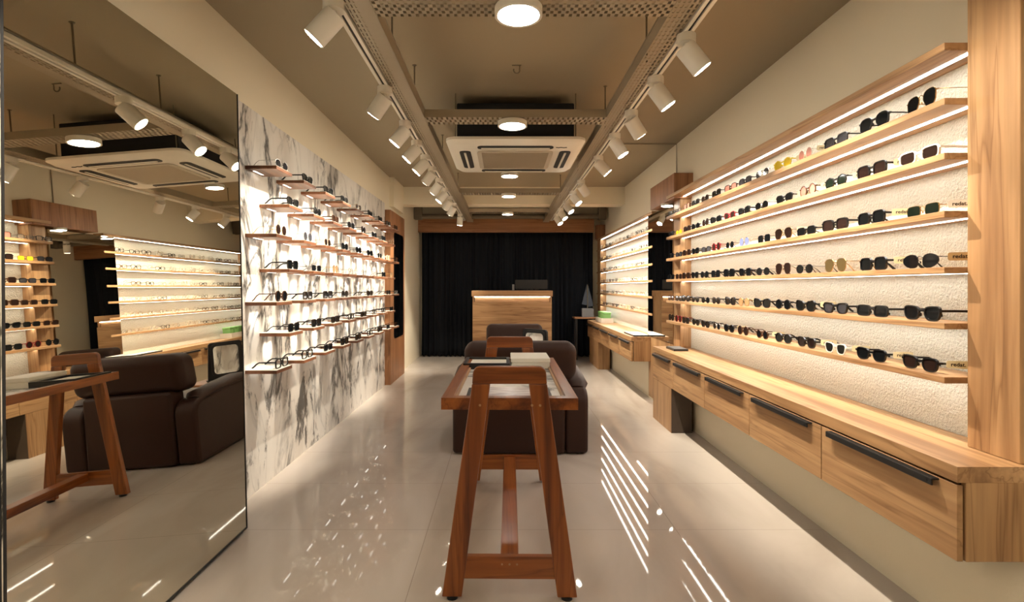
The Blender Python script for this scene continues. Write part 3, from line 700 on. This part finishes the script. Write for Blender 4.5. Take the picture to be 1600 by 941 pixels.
# ------------------------------------------------------------------ round downlights
for k, (y, D, lab) in enumerate(((2.130, .170, 'largest round lit downlight at the top edge of the picture'), (3.60, .176, 'round lit downlight hung in front of the air conditioner'), (5.23, .154, 'round lit downlight just behind the air conditioner'),
                               (6.40, .154, 'round lit downlight on the tray before the ceiling beam'), (7.98, .154, 'farthest round lit downlight near the curtain'))):
    t = thing('round_downlight', lab, 'ceiling light', (.060, y, ZT-.003), 0, 'round downlights along the ceiling')
    MB().ring(ellipse(D/2+.012, D/2+.012, 40), ellipse(D/2, D/2, 40), -.032, -.0042).prism(ellipse(D/2+.012, D/2+.012, 40), -.004, 0).build('rim', M['white'], t, smooth=True)
    MB().cyl((0, 0, -.031), (0, 0, -.029), D/2-.0005, n=40).build('diffuser', M['down'], t)
    if k == 2: MB().box(-.012, .012, -.02, .02, -.0005, ZC-ZT+.002, .002).build('hanger_bracket', M['galv'], t)
# ------------------------------------------------------------------ cassette air conditioner
A = thing('air_conditioner', 'white four way ceiling cassette air conditioner with dark body', 'air conditioner', (.09, 4.40, 2.31))
S = .525
MB().box(-.445, .445, -.425, .445, .055, .335, .01).build('body', M['navy'], A)
pan = MB(); out = rrect(2*S, 2*S, .085, 6); inn = rrect(2*S-.09, 2*S-.09, .06, 6)
n_ = len(out)
vo = [pan.bm.verts.new((*p_, .052)) for p_ in out]; vm = [pan.bm.verts.new((*p_, .034)) for p_ in out]; vi = [pan.bm.verts.new((*p_, .006)) for p_ in inn]
for a_, b_ in ((vo, vm), (vm, vi)):
    for k in range(n_): pan.bm.faces.new((a_[k], a_[(k+1) % n_], b_[(k+1) % n_], b_[k]))
pan.bm.faces.new(vi); pan.bm.faces.new(vo[::-1]); bmesh.ops.recalc_face_normals(pan.bm, faces=pan.bm.faces)
pan.build('fascia_panel', M['acwhite'], A, smooth=True)
for k in range(4):
    R_ = Matrix.Rotation(k*PI/2, 4, 'Z')
    a_ = MB(); a_.prism(rrect(.58, .088, .035, 5, 0, -.395), .0015, .0058); bmesh.ops.transform(a_.bm, matrix=R_, verts=a_.bm.verts)
    sl = a_.build('air_outlet', M['blackmat'], A)
    v_ = MB(); v_.box(-.262, .262, -.400, -.382, -.004, .001, .0015, 1, mat=None); bmesh.ops.transform(v_.bm, matrix=R_ @ Matrix.Translation((0, -.004, -.002)), verts=v_.bm.verts)
    v_.build('vane', M['acwhite'], sl)
gr = MB(); gr.prism(rrect(.60, .60, .05, 5), -.004, .0058).build('intake_grille', M['acgrille'], A)
gs = MB()
for k in range(30):
    y = -.262 + k*.018
    gs.box(-.265, .265, y-.005, y+.005, -.0052, -.0041)
gs.build('grille_slats', M['galv'], A)
lg = MB()
for i, (a_, b_) in enumerate((((-.02, 0), (.0, .012)), ((.0, .012), (.018, .0)), ((.018, 0), (.04, .012)), ((.04, .012), (.062, .002)))): lg.tube([(a_[0]+.33, a_[1]-.40, .004), (b_[0]+.33, b_[1]-.40, .004)], .003, 6)
lg.build('maker_mark', M['blackmat'], A)
for (x, y) in ((-.40, -.40), (.40, -.40), (-.40, .40), (.40, .40)): MB().cyl((x*1.13, y*1.13, .05), (x*1.13, y*1.13, ZC-2.31-.0005), .004, n=8).build('hanger_rod', M['rod'], A)
tag(MB().tube([(.085+.02*math.cos(a), 3.44, ZC-.034+.02*math.sin(a)) for a in [x*PI/8 for x in range(-9, 2)]]+[(.085+.02, 3.44, ZC-.012), (.085+.02, 3.44, ZC+.0005)], .004, 8).tube([(.055, 3.44, ZC-.002), (.115, 3.44, ZC-.002)], .004, 8).build('ceiling_hook', M['rod']), 'small metal hook fixed to the bare ceiling', 'hook')
# ------------------------------------------------------------------ trestle table
YN, YF = 2.125, 3.345
T = thing('trestle_table', 'polished teak trestle table with inset white marble top', 'table', (.031, (YN+YF)/2, 0), -.012)
W2 = .2775; HL = (YF-YN)/2
# top frame: four rails mitred as one ring, plus marble inset
def P4(w, l): return [(-w, -l), (w, -l), (w, l), (-w, l)]
MB().ring(P4(W2, HL), P4(W2-.046, HL-.046), .752, .800).build('top_frame', M['teak_y'], T)
MB().box(-W2+.0465, W2-.0465, -HL+.0465, HL-.0465, .758, .776).build('marble_inset', M['marble'], T)
MB().ring(P4(W2-.0465, HL-.0465), P4(W2-.056, HL-.056), .7765, .787).build('inner_bead', M['oak_y'], T)
def leg_pts(sg):
    # outline in x,z of one leg: tapering, leaning in towards the top
    return [(sg*.270, .012), (sg*.191, .012), (sg*.077, .862), (sg*.150, .862)]
for end in (-1, 1):
    y0 = end*(HL+.0012); y1 = end*(HL+.034)
    y0, y1 = min(y0, y1), max(y0, y1)
    for sg in (-1, 1):
        lg = MB().prism(leg_pts(sg), y0, y1, 'y')
        l_ = lg.build('leg', M['teak_z'], T); bv = l_.modifiers.new('bevel', 'BEVEL'); bv.width = .004; bv.segments = 2
        MB().cyl((sg*.230, (y0+y1)/2, 0), (sg*.230, (y0+y1)/2, .0118), .022, n=16).build('foot_pad', M['black'], l_)
        for dx in ((-.016, .016) if sg > 0 else (-.012,)): MB().cyl((sg*.106+dx+(-.016 if False else 0), y0-.0015 if end < 0 else y1-.0005, .778), (sg*.106+dx, y0+.0005 if end < 0 else y1+.0015, .778), .005, n=12).build('dowel', M['oak_y'], l_)
    hb = MB()
    top = [(-.1495, .8624), (.1495, .8624)] + [(.147-.030+.030*math.cos(a), .902+.030*math.sin(a)-.0) for a in [k*PI/2/5 for k in range(6)]] + [(-.147+.030+.030*math.cos(a), .902+.030*math.sin(a)) for a in [PI/2+k*PI/2/5 for k in range(6)]]
    hb.prism(top, y0, y1, 'y'); ob = hb.build('handle_board', M['teak_x'], T); bv = ob.modifiers.new('bevel', 'BEVEL'); bv.width = .004; bv.segments = 2
    # cross rail between the legs
    yc0, yc1 = (y0+.004, y1-.004)
    cr = MB().prism([(-.247+.0135, .084), (.247-.0135, .084), (.1845, .172), (-.1845, .172)] if False else [(-.1815, .084), (.1815, .084), (.1695, .172), (-.1695, .172)], yc0, yc1, 'y').build('cross_rail', M['teak_x'], T)
    for dx in (-.03, 0, .03): MB().cyl((dx, yc0-.0012 if end < 0 else yc1-.0005, .142), (dx, yc0+.0005 if end < 0 else yc1+.0012, .142), .004, n=10).build('dowel', M['oak_y'], cr)
MB().box(-.037, .037, -HL+.0, HL-.0, .118, .168, .003, 1).build('stretcher', M['teak_y'], T)
# things on the table
ZTAB = .7762
t = thing('display_tray', 'black tray under the trestle handle with catalogue lying in it', 'tray', (.023, 2.285, ZTAB))
MB().ring(P4(.182, .122), P4(.168, .108), .0005, .012).build('rim', M['black'], t)
MB().box(-.1675, .1675, -.1075, .1075, .0005, .006).build('pad', M['paper'], t)
b = thing('catalogue', 'printed catalogue with grey photo cover framed by the trestle handle', 'magazine', (.028, 2.285, ZTAB+.0062))
MB().box(-.130, .130, -.100, .102, 0, .010, .001, 1).build('pages', M['paper'], b)
MB().box(-.131, .131, -.101, .103, .0103, .0115).build('cover', M['photo'], b)
t = thing('display_tray', 'black rimmed tray with white pad at far left of table top', 'tray', (-.098, 3.155, ZTAB))
MB().ring(P4(.135, .14), P4(.115, .12), .0005, .034).build('rim', M['black'], t)
MB().box(-.1145, .1145, -.1195, .1195, .0005, .022, .002, 1).build('pad', M['paper'], t)
t = thing('storage_box', 'white lidded box at far right of the table top', 'box', (.155, 3.16, ZTAB))
MB().box(-.110, .110, -.13, .13, .0005, .036, .002, 1).build('base', M['paper'], t)
MB().box(-.113, .113, -.133, .133, .0363, .062, .003, 1).build('lid', M['paper'], t)
# ------------------------------------------------------------------ armchairs
def rounded(mb, x0, x1, y0, y1, z0, z1, r, seg=5): return mb.box(x0, x1, y0, y1, z0, z1, r, seg)
def armchair(label, loc, rz, sc=1):
    t = thing('armchair', label, 'armchair', loc, rz, None)
    rounded(MB(), -.335, .335, -.44, .40, .012, .30, .02, 3).build('base', M['leather'], t, smooth=True)
    rounded(MB(), -.334, .334, -.475, -.30, .008, .56, .03, 4).build('back_panel', M['leather'], t, smooth=True)
    for sg in (-1, 1):
        a, b = sorted((sg*.337, sg*.505))
        prof = [(-.46, .008), (.44, .008), (.45, .04), (.455, .42)] + [(.375+.08*math.cos(q), .455+.075*math.sin(q)) for q in [k*PI/2/5 for k in range(6)]] + [(.1, .525), (-.2, .50)] + [(-.36-.11*math.sin(q), .38+.11*math.cos(q)) for q in [k*PI/2/5 for k in range(6)]]
        ar = MB().prism(prof, a, b, 'x').build('arm', M['leather'], t, smooth=True)
        bv = ar.modifiers.new('bevel', 'BEVEL'); bv.width = .028; bv.segments = 4; bv.limit_method = 'ANGLE'; bv.angle_limit = math.radians(50)
        pd = MB(); c = (a+b)/2
        pd.tube([(c+sg*.012, -.36, .475), (c+sg*.012, -.30, .503), (c+sg*.012, -.05, .522), (c+sg*.012, .25, .540), (c+sg*.012, .40, .528), (c+sg*.012, .455, .485)], [.06, .085, .088, .090, .088, .06], 16, sx=1.08, sz=.42)
        pd.build('arm_pad', M['leather'], t, smooth=True)
    rounded(MB(), -.333, .333, -.30, .45, .302, .455, .055, 5).build('seat_cushion', M['leather'], t, smooth=True)
    bc = MB(); rounded(bc, -.42, .42, -.455, -.215, .545, .835, .075, 6)
    for v in bc.bm.verts:                     # slight crown and backward rake
        v.co.y -= (v.co.z-.55)*.18
        v.co.z += .014*(1-(v.co.x/.41)**2)*(1 if v.co.z > .6 else 0)
    bc.build('back_cushion', M['leather'], t, smooth=True)
    for x in (-.42, .42):
        for y in (-.40, .38): MB().cyl((x, y, 0), (x, y, .0075), .025, n=14).build('foot', M['black'], t)
    return t
armchair('dark brown leather armchair right behind the trestle table, back to camera', (.125, 4.36, 0), 0)
armchair('dark brown leather armchair facing the camera in front of reception desk', (.15, 6.98, 0), PI).scale = (.93, 1, .87)
ct = thing('coffee_table', 'low dark wooden table between the two leather armchairs', 'table', (.32, 5.68, 0))
MB().prism(rrect(.70, .46, .03), .345, .375).build('table_top', M['wal_x'], ct)
for x in (-.29, .29):
    for y in (-.18, .18): MB().cyl((x, y, 0), (x, y, .3448), .014, .02, n=12).build('leg', M['blackmat'], ct)
sm_ = thing('table_mirror', 'black framed standing mirror on the low table between armchairs', 'mirror', (.335, 5.70, .3755), math.radians(-42))
# frame faces local -y, tapering towards the top
out = [(-.19, .0), (.19, .0), (.165, .395), (.145, .415), (-.145, .415), (-.165, .395)]
inn_ = rrect(.25, .30, .04, 5, 0, .225)
fm = MB()
fm.prism(out, .0, .022, 'y').build('backing_frame', M['blackmat'], sm_)
o2 = []; 
for q in rrect(.30, .35, .05, 5, 0, .225): o2.append(q)
MB().ring(o2, inn_, -.012, -.0004, 'y').build('front_frame', M['blackmat'], sm_)
MB().prism(rrect(.248, .298, .039, 5, 0, .225), -.004, -.0006, 'y').build('mirror_glass', M['mirror2'], sm_)
MB().box(-.19, .19, -.02, .09, 0, .016, .004).build('stand', M['blackmat'], sm_)
# ------------------------------------------------------------------ reception desk
dk = thing('reception_desk', 'oak reception desk with a lit groove before the black curtain', 'desk', (.135, 8.35, 0))
MB().box(-.63, .63, 0, .02, 0, 1.012, .002, 1).build('front_panel', M['oak_x'], dk)
MB().box(-.645, .645, -.02, .50, 1.098, 1.190, .002, 1).build('top_fascia', M['oak_x'], dk)
MB().box(-.60, .60, .045, .06, .0, 1.0975).build('groove_back', M['oak_x'], dk)
for s_ in (-1, 1): MB().box(*sorted((s_*.63, s_*.61)), .021, .48, 0, 1.0975).build('side_panel', M['oak_z'], dk)
MB().box(-.60, .60, .025, .032, 1.086, 1.097).build('led_strip', M['led'], dk)
mo = thing('pos_monitor', 'black flat screen lying low on the reception desk', 'monitor', (.45, 8.5, 1.1905))
MB().prism(rrect(.52, .15, .012, 4, 0, .10), -.012, .012, 'y').build('screen', M['black'], mo)
MB().box(-.12, .12, -.06, .06, 0, .012, .003).cyl((0, .02, .01), (0, .02, .05), .018, n=12).build('stand', M['black'], mo)
cr = thing('card_stand', 'small grey card stand beside the monitor on reception desk', 'card stand', (.155, 8.45, 1.1905))
MB().box(-.018, .018, -.01, .01, 0, .10, .003).build('card', M['greybox'], cr)
MB().box(-.025, .025, -.025, .025, 0, .006).build('base', M['black'], cr)
# side table with ornament beside curtain
st = thing('side_table', 'small dark wooden side table in the corner by the curtain', 'table', (1.40, 8.95+.15, 0))
MB().box(-.19, .19, -.14, .16, .705, .73, .003, 1).build('table_top', M['wal_x'], st)
for x in (-.15, .15):
    for y in (-.10, .12): MB().box(x-.015, x+.015, y-.015, y+.015, 0, .7045).build('leg', M['black'], st)
orn = thing('sail_ornament', 'grey sail shaped ornament on a boxed base in the corner', 'ornament', (1.45, 9.08, .7305))
MB().box(-.10, .10, -.05, .05, 0, .022, .003).ring(P4(.10, .05), P4(.088, .04), .0225, .15).build('base', M['greybox'], orn)
MB().cyl((0, 0, .022), (0, 0, .56), .008, n=12).build('mast', M['rod'], orn)
MB().prism([(-.012, .57), (-.10, .22), (-.012, .20)], -.012, .004, 'y').prism([(.012, .54), (.105, .19), (.012, .17)], -.004, .012, 'y').build('sail', M['greycloth'], orn)
# ------------------------------------------------------------------ light
for (x, y) in ((.065, .75), (.065, -1.0)):  # extra downlights added out of view as general fill
    t = thing('round_downlight', 'added fill downlight, unseen behind the camera, %s' % ('nearer' if y > 0 else 'farther'), 'ceiling light', (x, y, ZC-.0005), 0, 'added fill downlights behind the camera')
    MB().ring(ellipse(.105, .105, 40), ellipse(.092, .092, 40), -.032, -.0042).prism(ellipse(.105, .105, 40), -.004, 0).build('rim', M['white'], t, smooth=True)
    MB().cyl((0, 0, -.031), (0, 0, -.029), .0915, n=40).build('diffuser', M['down'], t)
for y in (.2, 1.2):
    lamp('spot_lamp', 'SPOT', (-.68, y, 2.33), (-.6, 0, -.75), 88, WARM, spot_size=math.radians(74), spot_blend=.55, shadow_soft_size=.03)  # unseen spot added for fill, no fixture modelled
    lamp('spot_lamp', 'SPOT', (.8185, 1.72 if y > 1 else .6, 2.30), (.72, 0, -.70), 50, WARM, spot_size=math.radians(85), spot_blend=1.0, shadow_soft_size=.10)  # unseen wide spot added to brighten the near pillar
w = bpy.data.worlds.new('world'); SC.world = w; w.use_nodes = True
w.node_tree.nodes['Background'].inputs[0].default_value = (1, .9, .75, 1); w.node_tree.nodes['Background'].inputs[1].default_value = .05
SC.view_settings.view_transform = 'Standard'; SC.view_settings.look = 'None'; SC.view_settings.gamma = 1; SC.view_settings.use_curve_mapping = False
SC.view_settings.exposure = 0.56
